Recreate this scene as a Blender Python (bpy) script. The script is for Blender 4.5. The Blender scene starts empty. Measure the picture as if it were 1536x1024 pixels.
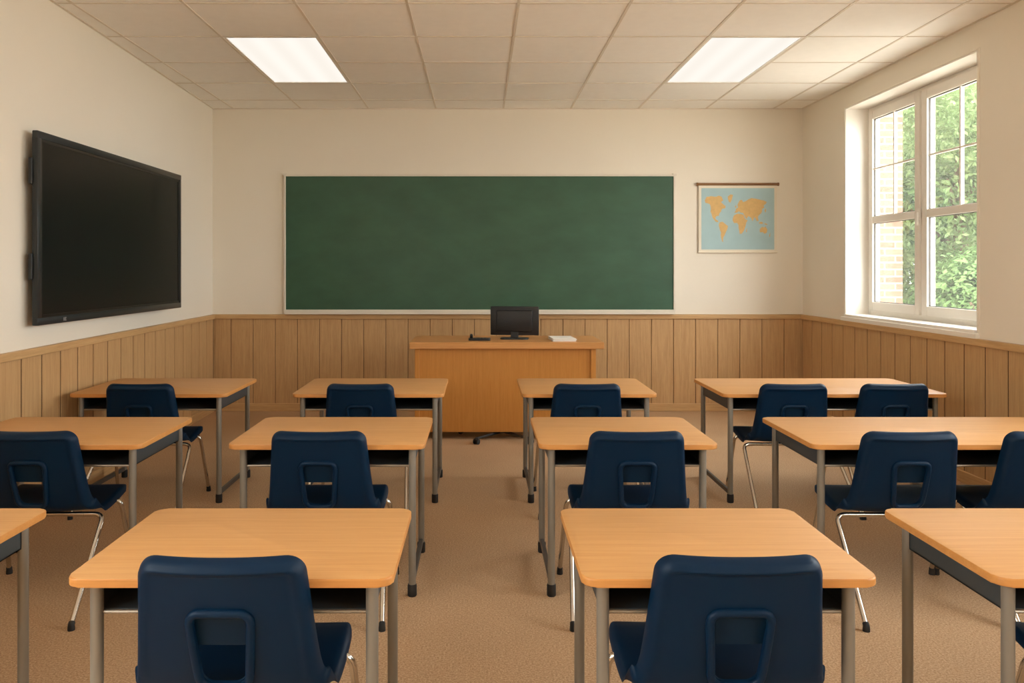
import bpy, bmesh, math, random
from mathutils import Vector, Matrix

random.seed(7)
SC = bpy.context.scene
COL = SC.collection

# ------------------------------------------------------------------ colour / materials
def lin(c):
    c = c / 255.0
    return c / 12.92 if c <= 0.04045 else ((c + 0.055) / 1.055) ** 2.4

def rgb(r, g, b):
    return (lin(r), lin(g), lin(b), 1.0)

def mat_base(name):
    m = bpy.data.materials.new(name)
    m.use_nodes = True
    nt = m.node_tree
    b = nt.nodes.get('Principled BSDF')
    return m, nt, b

def plain(name, c, rough=0.5, metal=0.0, spec=0.5, var=0.06, scale=6.0, bump=0.0, bscale=200.0, coat=0.0):
    """Principled material with a gentle procedural variation of its own colour."""
    m, nt, b = mat_base(name)
    tc = nt.nodes.new('ShaderNodeTexCoord')
    nz = nt.nodes.new('ShaderNodeTexNoise')
    nz.inputs['Scale'].default_value = scale
    nz.inputs['Detail'].default_value = 3
    nt.links.new(tc.outputs['Object'], nz.inputs['Vector'])
    mix = nt.nodes.new('ShaderNodeMix'); mix.data_type = 'RGBA'
    mix.inputs['A'].default_value = tuple(x * (1 - var) for x in c[:3]) + (1,)
    mix.inputs['B'].default_value = tuple(min(1, x * (1 + var)) for x in c[:3]) + (1,)
    nt.links.new(nz.outputs['Fac'], mix.inputs['Factor'])
    nt.links.new(mix.outputs['Result'], b.inputs['Base Color'])
    b.inputs['Roughness'].default_value = rough
    b.inputs['Metallic'].default_value = metal
    b.inputs['Specular IOR Level'].default_value = spec
    b.inputs['Coat Weight'].default_value = coat
    if bump > 0:
        n2 = nt.nodes.new('ShaderNodeTexNoise')
        n2.inputs['Scale'].default_value = bscale
        n2.inputs['Detail'].default_value = 2
        nt.links.new(tc.outputs['Object'], n2.inputs['Vector'])
        bp = nt.nodes.new('ShaderNodeBump')
        bp.inputs['Strength'].default_value = bump
        bp.inputs['Distance'].default_value = 0.002
        nt.links.new(n2.outputs['Fac'], bp.inputs['Height'])
        nt.links.new(bp.outputs['Normal'], b.inputs['Normal'])
    return m

def wood(name, c1, c2, stretch=(1.2, 26, 26), rough=0.42, scale=2.2, coat=0.0, spec=0.4, space='Object'):
    """Wood grain: noise stretched along one axis, two layers."""
    m, nt, b = mat_base(name)
    tc = nt.nodes.new('ShaderNodeTexCoord')
    info = nt.nodes.new('ShaderNodeObjectInfo')
    add = nt.nodes.new('ShaderNodeVectorMath'); add.operation = 'ADD'
    nt.links.new(tc.outputs[space], add.inputs[0])
    sc_ = nt.nodes.new('ShaderNodeVectorMath'); sc_.operation = 'SCALE'
    sc_.inputs[0].default_value = (17.0, 9.0, 5.0)
    nt.links.new(info.outputs['Random'], sc_.inputs['Scale'])
    nt.links.new(sc_.outputs[0], add.inputs[1])
    mp = nt.nodes.new('ShaderNodeMapping')
    mp.inputs['Scale'].default_value = stretch
    nt.links.new(add.outputs[0], mp.inputs['Vector'])
    n1 = nt.nodes.new('ShaderNodeTexNoise')
    n1.inputs['Scale'].default_value = scale
    n1.inputs['Detail'].default_value = 6
    n1.inputs['Roughness'].default_value = 0.62
    n1.inputs['Distortion'].default_value = 0.35
    nt.links.new(mp.outputs[0], n1.inputs['Vector'])
    n2 = nt.nodes.new('ShaderNodeTexNoise')
    n2.inputs['Scale'].default_value = scale * 5
    n2.inputs['Detail'].default_value = 3
    nt.links.new(mp.outputs[0], n2.inputs['Vector'])
    mul = nt.nodes.new('ShaderNodeMix'); mul.data_type = 'FLOAT'
    mul.inputs['Factor'].default_value = 0.35
    nt.links.new(n1.outputs['Fac'], mul.inputs['A'])
    nt.links.new(n2.outputs['Fac'], mul.inputs['B'])
    rp = nt.nodes.new('ShaderNodeValToRGB')
    rp.color_ramp.elements[0].position = 0.3
    rp.color_ramp.elements[0].color = c1
    rp.color_ramp.elements[1].position = 0.7
    rp.color_ramp.elements[1].color = c2
    nt.links.new(mul.outputs['Result'], rp.inputs['Fac'])
    nt.links.new(rp.outputs['Color'], b.inputs['Base Color'])
    b.inputs['Roughness'].default_value = rough
    b.inputs['Specular IOR Level'].default_value = spec
    b.inputs['Coat Weight'].default_value = coat
    return m

M = {}
M['wall'] = plain('wall_paint', rgb(235, 227, 212), 0.85, spec=0.2, var=0.02, scale=1.5, bump=0.15, bscale=120)
M['liner'] = plain('white_gloss_paint', rgb(240, 235, 226), 0.45, var=0.01)
M['vinyl'] = plain('white_window_frame', rgb(232, 226, 216), 0.4, var=0.01)
M['ceil'] = plain('ceiling_tile', rgb(248, 245, 239), 0.9, spec=0.1, var=0.03, scale=14, bump=0.25, bscale=90)
M['grid'] = plain('ceiling_grid_metal', rgb(222, 212, 197), 0.5, var=0.02)
M['wains'] = wood('wainscot_oak', rgb(176, 136, 90), rgb(206, 168, 120), (30, 30, 1.3), 0.5, 2.0, space='Object')
M['wainsback'] = plain('wainscot_groove', rgb(88, 58, 30), 0.8)
M['rail'] = wood('wainscot_rail_oak', rgb(182, 142, 94), rgb(212, 174, 124), (1.2, 1.2, 30), 0.45, 2.0)
M['desk'] = wood('desk_laminate', rgb(197, 139, 76), rgb(215, 162, 100), (1.0, 34, 20), 0.5, 1.8, spec=0.9)
M['deskedge'] = wood('desk_edge_band', rgb(196, 132, 68), rgb(214, 152, 86), (1.0, 14, 20), 0.4, 1.8)
M['teach'] = wood('teacher_desk_veneer', rgb(186, 122, 52), rgb(206, 144, 72), (26, 26, 1.1), 0.4, 2.0)
M['teachtop'] = wood('teacher_desk_top_veneer', rgb(196, 134, 74), rgb(218, 160, 98), (1.1, 30, 26), 0.4, 2.0)
M['steel'] = plain('grey_powder_coat', rgb(138, 131, 120), 0.42, metal=0.35, var=0.03)
M['bar'] = plain('dark_steel_bar', rgb(84, 79, 73), 0.5, metal=0.3)
M['tray'] = plain('slate_tray', rgb(58, 65, 68), 0.5, var=0.05)
M['lip'] = plain('tray_lip_metal', rgb(150, 138, 122), 0.35, metal=0.6)
M['rubber'] = plain('black_rubber', rgb(30, 28, 27), 0.7)
M['navy'] = plain('navy_polypropylene', rgb(4, 33, 57), 0.45, spec=0.16, var=0.06, scale=8, bump=0.08, bscale=420)
M['navydark'] = plain('navy_polypropylene_panel', rgb(4, 33, 54), 0.5, spec=0.16, var=0.05)
M['chrome'] = plain('chrome_tube', rgb(205, 198, 188), 0.14, metal=1.0, var=0.02)
M['tvbody'] = plain('black_plastic', rgb(24, 26, 27), 0.42)
M['bezel'] = plain('dark_grey_bezel', rgb(38, 42, 43), 0.35, metal=0.2)
M['bezel_in'] = plain('black_inner_bezel', rgb(8, 8, 9), 0.3)
M['logo'] = plain('grey_emblem', rgb(170, 170, 170), 0.4)
M['alu'] = plain('board_frame_aluminium', rgb(226, 217, 202), 0.4, metal=0.0, var=0.02)
M['oakrod'] = wood('map_rod_wood', rgb(120, 82, 46), rgb(150, 108, 66), (1.0, 30, 30), 0.45)
M['ivory'] = plain('map_border_paper', rgb(232, 222, 202), 0.75, var=0.02)
M['ocean'] = plain('map_ocean_ink', rgb(168, 196, 200), 0.7, var=0.06, scale=9)
M['land'] = plain('map_land_ink', rgb(216, 178, 116), 0.7, var=0.14, scale=26)
M['paper'] = plain('white_paper', rgb(236, 232, 224), 0.8, var=0.01)
M['black'] = plain('black_electronics', rgb(26, 25, 25), 0.45)
M['chairfab'] = plain('black_chair_fabric', rgb(32, 31, 31), 0.85, var=0.1)
M['bark'] = plain('tree_bark', rgb(104, 84, 64), 0.9, var=0.25, scale=12)
M['bounce_ground'] = plain('pale_bounce_ground', rgb(196, 188, 176), 0.95, var=0.08, scale=3)  # ground made pale and neutral for the light it bounces indoors

def screen_mat():
    m, nt, b = mat_base('screen_glass')
    b.inputs['Base Color'].default_value = rgb(9, 10, 9)
    b.inputs['Roughness'].default_value = 0.32
    b.inputs['Specular IOR Level'].default_value = 0.3
    return m
M['screen'] = screen_mat()

def chalk_mat():
    m, nt, b = mat_base('green_chalkboard')
    tc = nt.nodes.new('ShaderNodeTexCoord')
    mp = nt.nodes.new('ShaderNodeMapping'); mp.inputs['Scale'].default_value = (0.8, 1, 1.6)
    mp.inputs['Rotation'].default_value = (0, 0.5, 0)
    nz = nt.nodes.new('ShaderNodeTexNoise'); nz.inputs['Scale'].default_value = 2.2
    nz.inputs['Detail'].default_value = 7; nz.inputs['Roughness'].default_value = 0.6
    nt.links.new(tc.outputs['Object'], mp.inputs['Vector']); nt.links.new(mp.outputs[0], nz.inputs['Vector'])
    rp = nt.nodes.new('ShaderNodeValToRGB')
    rp.color_ramp.elements[0].position = 0.3; rp.color_ramp.elements[0].color = rgb(40, 78, 56)
    rp.color_ramp.elements[1].position = 0.75; rp.color_ramp.elements[1].color = rgb(52, 94, 70)
    nt.links.new(nz.outputs['Fac'], rp.inputs['Fac'])
    nt.links.new(rp.outputs['Color'], b.inputs['Base Color'])
    b.inputs['Roughness'].default_value = 0.42
    b.inputs['Specular IOR Level'].default_value = 0.55
    return m
M['chalk'] = chalk_mat()

def floor_mat():
    m, nt, b = mat_base('speckled_carpet')
    tc = nt.nodes.new('ShaderNodeTexCoord')
    n1 = nt.nodes.new('ShaderNodeTexNoise'); n1.inputs['Scale'].default_value = 130
    n1.inputs['Detail'].default_value = 2; n1.inputs['Roughness'].default_value = 0.8
    n2 = nt.nodes.new('ShaderNodeTexNoise'); n2.inputs['Scale'].default_value = 1.3
    n2.inputs['Detail'].default_value = 4
    for n in (n1, n2): nt.links.new(tc.outputs['Object'], n.inputs['Vector'])
    rp = nt.nodes.new('ShaderNodeValToRGB')
    e = rp.color_ramp.elements
    e[0].position = 0.33; e[0].color = rgb(154, 120, 88)
    e[1].position = 0.68; e[1].color = rgb(208, 178, 146)
    x = e.new(0.5); x.color = rgb(185, 151, 116)
    nt.links.new(n1.outputs['Fac'], rp.inputs['Fac'])
    rp2 = nt.nodes.new('ShaderNodeValToRGB')
    rp2.color_ramp.elements[0].position = 0.3; rp2.color_ramp.elements[0].color = (0.92, 0.91, 0.9, 1)
    rp2.color_ramp.elements[1].position = 0.7; rp2.color_ramp.elements[1].color = (1.05, 1.04, 1.03, 1)
    nt.links.new(n2.outputs['Fac'], rp2.inputs['Fac'])
    mx = nt.nodes.new('ShaderNodeMix'); mx.data_type = 'RGBA'; mx.blend_type = 'MULTIPLY'
    mx.inputs['Factor'].default_value = 1.0
    nt.links.new(rp.outputs['Color'], mx.inputs['A']); nt.links.new(rp2.outputs['Color'], mx.inputs['B'])
    nt.links.new(mx.outputs['Result'], b.inputs['Base Color'])
    b.inputs['Roughness'].default_value = 0.8
    b.inputs['Specular IOR Level'].default_value = 0.25
    bp = nt.nodes.new('ShaderNodeBump'); bp.inputs['Strength'].default_value = 0.25
    bp.inputs['Distance'].default_value = 0.003
    nt.links.new(n1.outputs['Fac'], bp.inputs['Height']); nt.links.new(bp.outputs['Normal'], b.inputs['Normal'])
    return m
M['floor'] = floor_mat()

LAMP_STRENGTH = 0.765
def lamp_mat():
    m = bpy.data.materials.new('lamp_diffuser'); m.use_nodes = True
    nt = m.node_tree; nt.nodes.clear()
    out = nt.nodes.new('ShaderNodeOutputMaterial'); em = nt.nodes.new('ShaderNodeEmission')
    tc = nt.nodes.new('ShaderNodeTexCoord'); wv = nt.nodes.new('ShaderNodeTexWave')
    wv.wave_type = 'BANDS'; wv.bands_direction = 'X'
    wv.inputs['Scale'].default_value = 1.35
    nt.links.new(tc.outputs['Object'], wv.inputs['Vector'])
    rp = nt.nodes.new('ShaderNodeValToRGB')
    rp.color_ramp.elements[0].color = (0.95, 0.885, 0.80, 1)
    rp.color_ramp.elements[1].color = (1.0, 0.945, 0.865, 1)
    nt.links.new(wv.outputs['Fac'], rp.inputs['Fac'])
    nt.links.new(rp.outputs['Color'], em.inputs['Color'])
    em.inputs['Strength'].default_value = LAMP_STRENGTH
    nt.links.new(em.outputs[0], out.inputs[0])
    return m
M['lamp'] = lamp_mat()

def glass_mat():
    m = bpy.data.materials.new('window_glass'); m.use_nodes = True
    nt = m.node_tree; nt.nodes.clear()
    out = nt.nodes.new('ShaderNodeOutputMaterial')
    tr = nt.nodes.new('ShaderNodeBsdfTransparent'); gl = nt.nodes.new('ShaderNodeBsdfGlossy')
    tr.inputs[0].default_value = (0.97, 0.98, 0.97, 1)
    gl.inputs['Roughness'].default_value = 0.03
    # Schlick reflectance from the absolute facing angle, the same from both sides of the thin pane
    ge = nt.nodes.new('ShaderNodeNewGeometry')
    dt = nt.nodes.new('ShaderNodeVectorMath'); dt.operation = 'DOT_PRODUCT'
    nt.links.new(ge.outputs['Normal'], dt.inputs[0]); nt.links.new(ge.outputs['Incoming'], dt.inputs[1])
    def mth(op, a, b=None):
        n = nt.nodes.new('ShaderNodeMath'); n.operation = op
        for k, v in ((0, a), (1, b)):
            if v is None: continue
            if isinstance(v, (int, float)): n.inputs[k].default_value = v
            else: nt.links.new(v, n.inputs[k])
        return n.outputs[0]
    f5 = mth('POWER', mth('SUBTRACT', 1.0, mth('ABSOLUTE', dt.outputs['Value'])), 5.0)
    fac = mth('ADD', mth('MULTIPLY', f5, 0.9), 0.03)
    mx = nt.nodes.new('ShaderNodeMixShader')
    nt.links.new(fac, mx.inputs[0]); nt.links.new(tr.outputs[0], mx.inputs[1]); nt.links.new(gl.outputs[0], mx.inputs[2])
    # a little translucent white paints a pale glare haze over the view outside
    tl = nt.nodes.new('ShaderNodeBsdfTranslucent'); tl.inputs['Color'].default_value = (.9, .9, .88, 1)
    m2 = nt.nodes.new('ShaderNodeMixShader'); m2.inputs[0].default_value = 0.010
    nt.links.new(mx.outputs[0], m2.inputs[1]); nt.links.new(tl.outputs[0], m2.inputs[2])
    nt.links.new(m2.outputs[0], out.inputs[0])
    return m
M['glass'] = glass_mat()

def brick_mat():
    m, nt, b = mat_base('pale_brick')
    tc = nt.nodes.new('ShaderNodeTexCoord')
    sep = nt.nodes.new('ShaderNodeSeparateXYZ'); nt.links.new(tc.outputs['Object'], sep.inputs[0])
    ad = nt.nodes.new('ShaderNodeMath'); ad.operation = 'ADD'
    nt.links.new(sep.outputs['X'], ad.inputs[0]); nt.links.new(sep.outputs['Y'], ad.inputs[1])
    cb = nt.nodes.new('ShaderNodeCombineXYZ')
    nt.links.new(ad.outputs[0], cb.inputs['X']); nt.links.new(sep.outputs['Z'], cb.inputs['Y'])
    br = nt.nodes.new('ShaderNodeTexBrick')
    nt.links.new(cb.outputs[0], br.inputs['Vector'])
    br.inputs['Color1'].default_value = rgb(104, 70, 54)
    br.inputs['Color2'].default_value = rgb(124, 90, 72)
    br.inputs['Mortar'].default_value = rgb(134, 118, 104)
    br.inputs['Scale'].default_value = 1.0
    br.inputs['Brick Width'].default_value = 0.26
    br.inputs['Row Height'].default_value = 0.085
    br.inputs['Mortar Size'].default_value = 0.010
    nt.links.new(br.outputs['Color'], b.inputs['Base Color'])
    b.inputs['Roughness'].default_value = 0.9
    return m
M['brick'] = brick_mat()

def leaf_mat(name, a, c):
    m, nt, b = mat_base(name)
    tc = nt.nodes.new('ShaderNodeTexCoord')
    nz = nt.nodes.new('ShaderNodeTexNoise'); nz.inputs['Scale'].default_value = 1.6; nz.inputs['Detail'].default_value = 4
    nt.links.new(tc.outputs['Object'], nz.inputs['Vector'])
    rp = nt.nodes.new('ShaderNodeValToRGB')
    rp.color_ramp.elements[0].position = 0.35; rp.color_ramp.elements[0].color = a
    rp.color_ramp.elements[1].position = 0.65; rp.color_ramp.elements[1].color = c
    nt.links.new(nz.outputs['Fac'], rp.inputs['Fac'])
    nt.links.new(rp.outputs['Color'], b.inputs['Base Color'])
    b.inputs['Roughness'].default_value = 0.7
    b.inputs['Specular IOR Level'].default_value = 0.15
    tl = nt.nodes.new('ShaderNodeBsdfTranslucent'); nt.links.new(rp.outputs['Color'], tl.inputs['Color'])
    mx = nt.nodes.new('ShaderNodeMixShader'); mx.inputs[0].default_value = 0.35
    out = nt.nodes.get('Material Output')
    nt.links.new(b.outputs[0], mx.inputs[1]); nt.links.new(tl.outputs[0], mx.inputs[2])
    nt.links.new(mx.outputs[0], out.inputs[0])
    return m
M['leaf_a'] = leaf_mat('leaves_mid_green', rgb(92, 114, 68), rgb(132, 148, 100))
M['leaf_b'] = leaf_mat('leaves_pale_green', rgb(108, 130, 80), rgb(150, 164, 116))
M['leaf_c'] = leaf_mat('leaves_deep_green', rgb(78, 106, 60), rgb(112, 138, 84))

# ------------------------------------------------------------------ mesh helpers
def link(name, bm, mat, parent=None, smooth=False, kind=None, loc=None, angle=40):
    bmesh.ops.recalc_face_normals(bm, faces=bm.faces)
    me = bpy.data.meshes.new(name)
    bm.to_mesh(me); bm.free()
    mats = mat if isinstance(mat, (list, tuple)) else [mat]
    for m in mats: me.materials.append(m)
    if smooth:
        for p in me.polygons: p.use_smooth = True
        try:
            me.set_sharp_from_angle(angle=math.radians(angle))
        except Exception:
            pass
    o = bpy.data.objects.new(name, me)
    COL.objects.link(o)
    if parent is not None: o.parent = parent
    if loc is not None: o.location = loc
    if kind: o['kind'] = kind
    return o

def box(bm, x0, x1, y0, y1, z0, z1, mi=0, bevel=0.0, seg=2):
    vs = [bm.verts.new((x, y, z)) for z in (z0, z1) for y in (y0, y1) for x in (x0, x1)]
    idx = [(0, 2, 3, 1), (4, 5, 7, 6), (0, 1, 5, 4), (2, 6, 7, 3), (0, 4, 6, 2), (1, 3, 7, 5)]
    fs = []
    for f in idx:
        fc = bm.faces.new([vs[i] for i in f]); fc.material_index = mi; fs.append(fc)
    bmesh.ops.recalc_face_normals(bm, faces=fs)
    if bevel > 0:
        es = list({e for f in fs for e in f.edges})
        r = bmesh.ops.bevel(bm, geom=es, offset=bevel, segments=seg, profile=0.5, affect='EDGES')
        for f in r['faces']: f.material_index = mi
    return fs

def prism(bm, pts, z0, z1, mi=0, mi_side=None, bevel=0.0, seg=2):
    """extrude a 2-D outline (x,y) from z0 to z1"""
    a = [bm.verts.new((p[0], p[1], z0)) for p in pts]
    b = [bm.verts.new((p[0], p[1], z1)) for p in pts]
    n = len(pts)
    f1 = bm.faces.new(a[::-1]); f2 = bm.faces.new(b)
    f1.material_index = mi; f2.material_index = mi
    side = []
    for i in range(n):
        f = bm.faces.new((a[i], a[(i + 1) % n], b[(i + 1) % n], b[i]))
        f.material_index = mi if mi_side is None else mi_side
        side.append(f)
    if bevel > 0:
        es = list(f1.edges) + list(f2.edges)
        r = bmesh.ops.bevel(bm, geom=es, offset=bevel, segments=seg, profile=0.5, affect='EDGES')
        for f in r['faces']: f.material_index = mi if mi_side is None else mi_side

def rrect(x0, x1, y0, y1, r, n=7):
    pts = []
    for cx, cy, a0 in ((x1 - r, y1 - r, 0), (x0 + r, y1 - r, 90), (x0 + r, y0 + r, 180), (x1 - r, y0 + r, 270)):
        for i in range(n + 1):
            a = math.radians(a0 + 90 * i / n)
            pts.append((cx + r * math.cos(a), cy + r * math.sin(a)))
    return pts

def smooth_path(pts, rad, n=6):
    """round the inner corners of a polyline"""
    pts = [Vector(p) for p in pts]
    out = [pts[0]]
    for i in range(1, len(pts) - 1):
        p, a, b = pts[i], pts[i - 1], pts[i + 1]
        da, db = (a - p), (b - p)
        r = min(rad, da.length * 0.49, db.length * 0.49)
        s, e = p + da.normalized() * r, p + db.normalized() * r
        for k in range(n + 1):
            t = k / n
            out.append((1 - t) ** 2 * s + 2 * t * (1 - t) * p + t * t * e)
    out.append(pts[-1])
    return out

def tube(bm, path, r, seg=12, closed=False, mi=0, cap=True, scale=None):
    path = [Vector(p) for p in path]
    n = len(path)
    rings = []
    prev = None
    for i in range(n):
        if closed:
            t = (path[(i + 1) % n] - path[i - 1])
        else:
            t = path[min(i + 1, n - 1)] - path[max(i - 1, 0)]
        t.normalize()
        if prev is None:
            ref = Vector((0, 0, 1)) if abs(t.z) < 0.9 else Vector((1, 0, 0))
            u = t.cross(ref).normalized()
        else:
            u = (prev - t * prev.dot(t)).normalized()
        prev = u
        v = t.cross(u)
        rr = r if not callable(r) else r(i / (n - 1))
        rings.append([bm.verts.new(path[i] + (u * math.cos(2 * math.pi * k / seg) + v * math.sin(2 * math.pi * k / seg)) * rr)
                      for k in range(seg)])
    m = n if closed else n - 1
    for i in range(m):
        A, B = rings[i], rings[(i + 1) % n]
        for k in range(seg):
            f = bm.faces.new((A[k], A[(k + 1) % seg], B[(k + 1) % seg], B[k])); f.material_index = mi
    if cap and not closed:
        f = bm.faces.new(rings[0][::-1]); f.material_index = mi
        f = bm.faces.new(rings[-1]); f.material_index = mi

def lathe(bm, prof, cx=0, cy=0, seg=20, mi=0):
    """prof: list of (r, z), open ends get capped"""
    rings = []
    for r, z in prof:
        rings.append([bm.verts.new((cx + r * math.cos(2 * math.pi * k / seg), cy + r * math.sin(2 * math.pi * k / seg), z)) for k in range(seg)])
    for A, B in zip(rings, rings[1:]):
        for k in range(seg):
            f = bm.faces.new((A[k], A[(k + 1) % seg], B[(k + 1) % seg], B[k])); f.material_index = mi
    bm.faces.new(rings[0][::-1]).material_index = mi
    bm.faces.new(rings[-1]).material_index = mi

def thing(name, label, cat, loc=(0, 0, 0), rz=0.0, group=None):
    o = bpy.data.objects.new(name, None)
    COL.objects.link(o)
    o.empty_display_size = 0.1
    o.location = loc; o.rotation_euler = (0, 0, rz)
    o['label'] = label; o['category'] = cat
    if group: o['group'] = group
    return o

def tag(o, label, cat, group=None):
    o['label'] = label; o['category'] = cat
    if group: o['group'] = group
    return o

def copy_thing(src, loc, rz, label, group=None):
    r = src.copy(); COL.objects.link(r)
    r.location = loc; r.rotation_euler = (0, 0, rz)
    r['label'] = label
    if group: r['group'] = group
    for ch in list(src.children):
        c = ch.copy(); COL.objects.link(c); c.parent = r
        for g in list(ch.children):
            d = g.copy(); COL.objects.link(d); d.parent = c
    return r

# ------------------------------------------------------------------ room
EYE = 1.53
YB = 8.646            # back wall
XL, XR = -2.894, 3.493
YF = -2.4             # wall behind the camera
H = 3.27
SK = 0.033            # the left wall is not quite square to the back wall
def xl(y): return XL + SK * (YB - y)
WT = 0.30

bm = bmesh.new(); box(bm, -3.6, XR + WT, YF - WT, YB + WT, -0.12, 0.0)
link('floor', bm, M['floor'], kind='structure')

bm = bmesh.new(); box(bm, XL, XR, YB, YB + 0.2, 0, H + 0.1)
link('wall_back', bm, M['wall'], kind='structure')
WZ0, WZ1 = 1.07, 3.07
LOPEN = (-1.30, 1.50)                # unseen left-wall window, added to even out the daylight
def quad_l(y0, y1, t=.30):
    return [(xl(y1) - t, y1), (xl(y0) - t, y0), (xl(y0), y0), (xl(y1), y1)]
bm = bmesh.new()
prism(bm, quad_l(YF - .2, LOPEN[0]), 0, H + 0.1); prism(bm, quad_l(LOPEN[1], YB + .2), 0, H + 0.1)
prism(bm, quad_l(*LOPEN), 0, WZ0); prism(bm, quad_l(*LOPEN), WZ1, H + 0.1)
link('wall_left', bm, M['wall'], kind='structure')
bm = bmesh.new(); box(bm, xl(YF), XR, YF - 0.2, YF, 0, H + 0.1)
link('wall_front', bm, M['wall'], kind='structure')

# right wall with window openings (the near ones lie outside the frame and light the room)
WZ0, WZ1 = 1.07, 3.07
OPEN = [(5.60, 7.636), (1.90, 4.00), (-1.20, 0.80)]
bm = bmesh.new()
ys = [YF - 0.2] + [v for o in sorted(OPEN) for v in o] + [YB + 0.2]
for i in range(0, len(ys), 2):
    box(bm, XR, XR + WT, ys[i], ys[i + 1], 0, H + 0.1)
for a, b in OPEN:
    box(bm, XR, XR + WT, a, b, 0, WZ0)
    box(bm, XR, XR + WT, a, b, WZ1, H + 0.1)
bmesh.ops.remove_doubles(bm, verts=bm.verts, dist=1e-5)
link('wall_right', bm, M['wall'], kind='structure')

# ceiling: lay-in tiles in an exposed grid
TX, TY = 0.729, 0.745
GX0 = (755 - 720) * YB / 1198.0      # one of the long grid lines
GY0 = 8.20                           # one of the cross lines
gxs = [GX0 + TX * k for k in range(-5, 6)]
gys = [GY0 + TY * k for k in range(-15, 1)]
lamp_cells = []
for ky in (-3, -8, -13):
    lamp_cells.append((-3, ky)); lamp_cells.append((2, ky))
def is_lamp(ix, iy):
    for kx, ky in lamp_cells:
        if ix == kx and iy in (ky, ky + 1): return True
    return False
bm = bmesh.new()
for i in range(-6, 6):
    for j in range(-16, 1):
        if is_lamp(i, j): continue
        x0, x1 = GX0 + TX * i, GX0 + TX * (i + 1)
        y0, y1 = GY0 + TY * j, GY0 + TY * (j + 1)
        x0, x1 = max(x0, XL - 0.02), min(x1, XR + 0.02)
        y0, y1 = max(y0, YF - 0.02), min(y1, YB + 0.02)
        if x1 - x0 < 0.01 or y1 - y0 < 0.01: continue
        box(bm, x0 + .004, x1 - .004, y0 + .004, y1 - .004, H, H + 0.02)
box(bm, XL - .1, XR + .1, YF - .1, YB + .1, H + 0.12, H + 0.2)
link('ceiling', bm, M['ceil'], kind='structure')
bm = bmesh.new()
for x in gxs:
    if XL < x < XR: box(bm, x - .009, x + .009, YF, YB, H - .004, H + .012)
lamp_mid = [(GX0 + TX * kx, GY0 + TY * (ky + 1)) for kx, ky in lamp_cells]
for y in gys:
    if YF < y < YB:
        cuts = sorted(x for x, yy in lamp_mid if abs(yy - y) < .01)
        edges = [max(xl(y), XL)] + [v for x in cuts for v in (x + .005, x + TX - .005)] + [XR]
        for i in range(0, len(edges), 2):
            box(bm, edges[i], edges[i + 1], y - .009, y + .009, H - .0035, H + .0115)
box(bm, XL, XR, YB - .02, YB, H - .005, H + .01)
box(bm, XR - .02, XR, YF, YB, H - .005, H + .01)
prism(bm, [(xl(YB), YB), (xl(YF), YF), (xl(YF) + .02, YF), (xl(YB) + .02, YB)], H - .005, H + .01)
link('trim_1', bm, M['grid'], kind='structure')

# ceiling lights
lamp_words = {(-3, -3): 'recessed white ceiling light panel on the screen side, far row above chalkboard',
              (2, -3): 'recessed white ceiling light panel on the window side, far row above chalkboard',
              (-3, -8): 'recessed ceiling light panel above the middle desks on the screen side',
              (2, -8): 'recessed ceiling light panel above the middle desks on the window side',
              (-3, -13): 'recessed ceiling light panel behind the camera on the screen side',
              (2, -13): 'recessed ceiling light panel behind the camera on the window side'}
for (kx, ky) in lamp_cells:
    x0, x1 = GX0 + TX * kx + .010, GX0 + TX * (kx + 1) - .010
    y0, y1 = GY0 + TY * ky + .010, GY0 + TY * (ky + 2) - .010
    cx, cy = (x0 + x1) / 2, (y0 + y1) / 2
    t = thing('ceiling_light', lamp_words[(kx, ky)], 'ceiling light', (cx, cy, H), 0, 'recessed ceiling light panels')
    hx, hy = (x1 - x0) / 2, (y1 - y0) / 2
    bm = bmesh.new()
    w = .018
    box(bm, -hx, hx, -hy, -hy + w, -.003, .03); box(bm, -hx, hx, hy - w, hy, -.003, .03)
    box(bm, -hx, -hx + w, -hy + w, hy - w, -.003, .03); box(bm, hx - w, hx, -hy + w, hy - w, -.003, .03)
    link('frame', bm, M['liner'], t)
    bm = bmesh.new(); box(bm, -hx + w, hx - w, -hy + w, hy - w, .004, .012)
    link('diffuser', bm, M['lamp'], t)

# wainscot -------------------------------------------------------
WH = 1.046
PW, PT = 0.239, 0.014
def planks(bm, a0, a1, phase, put, gap=.0026):
    k0 = math.floor((a0 - phase) / PW) - 1
    k = k0
    while phase + k * PW < a1:
        s, e = max(a0, phase + k * PW + gap), min(a1, phase + (k + 1) * PW - gap)
        if e - s > 0.005: put(bm, s, e)
        k += 1

# back
bm = bmesh.new()
box(bm, XL, XR, YB - .0155, YB, 0.0, WH - .03, mi=1)
planks(bm, XL + .01, XR - .01, 2.09, lambda b, s, e: box(b, s, e, YB - .006 - PT, YB - .004, .07, WH - .045, 0, .003, 1))
tw = link('trim_2', bm, [M['wains'], M['wainsback']], kind='structure')
bm = bmesh.new(); box(bm, xl(YB), XR, YB - .038, YB, WH - .05, WH, 0, .006)
link('cap_rail', bm, M['rail'], tw)
bm = bmesh.new(); box(bm, xl(YB), XR, YB - .032, YB, 0, .085, 0, .005)
link('baseboard_back', bm, M['rail'], kind='structure')
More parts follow.
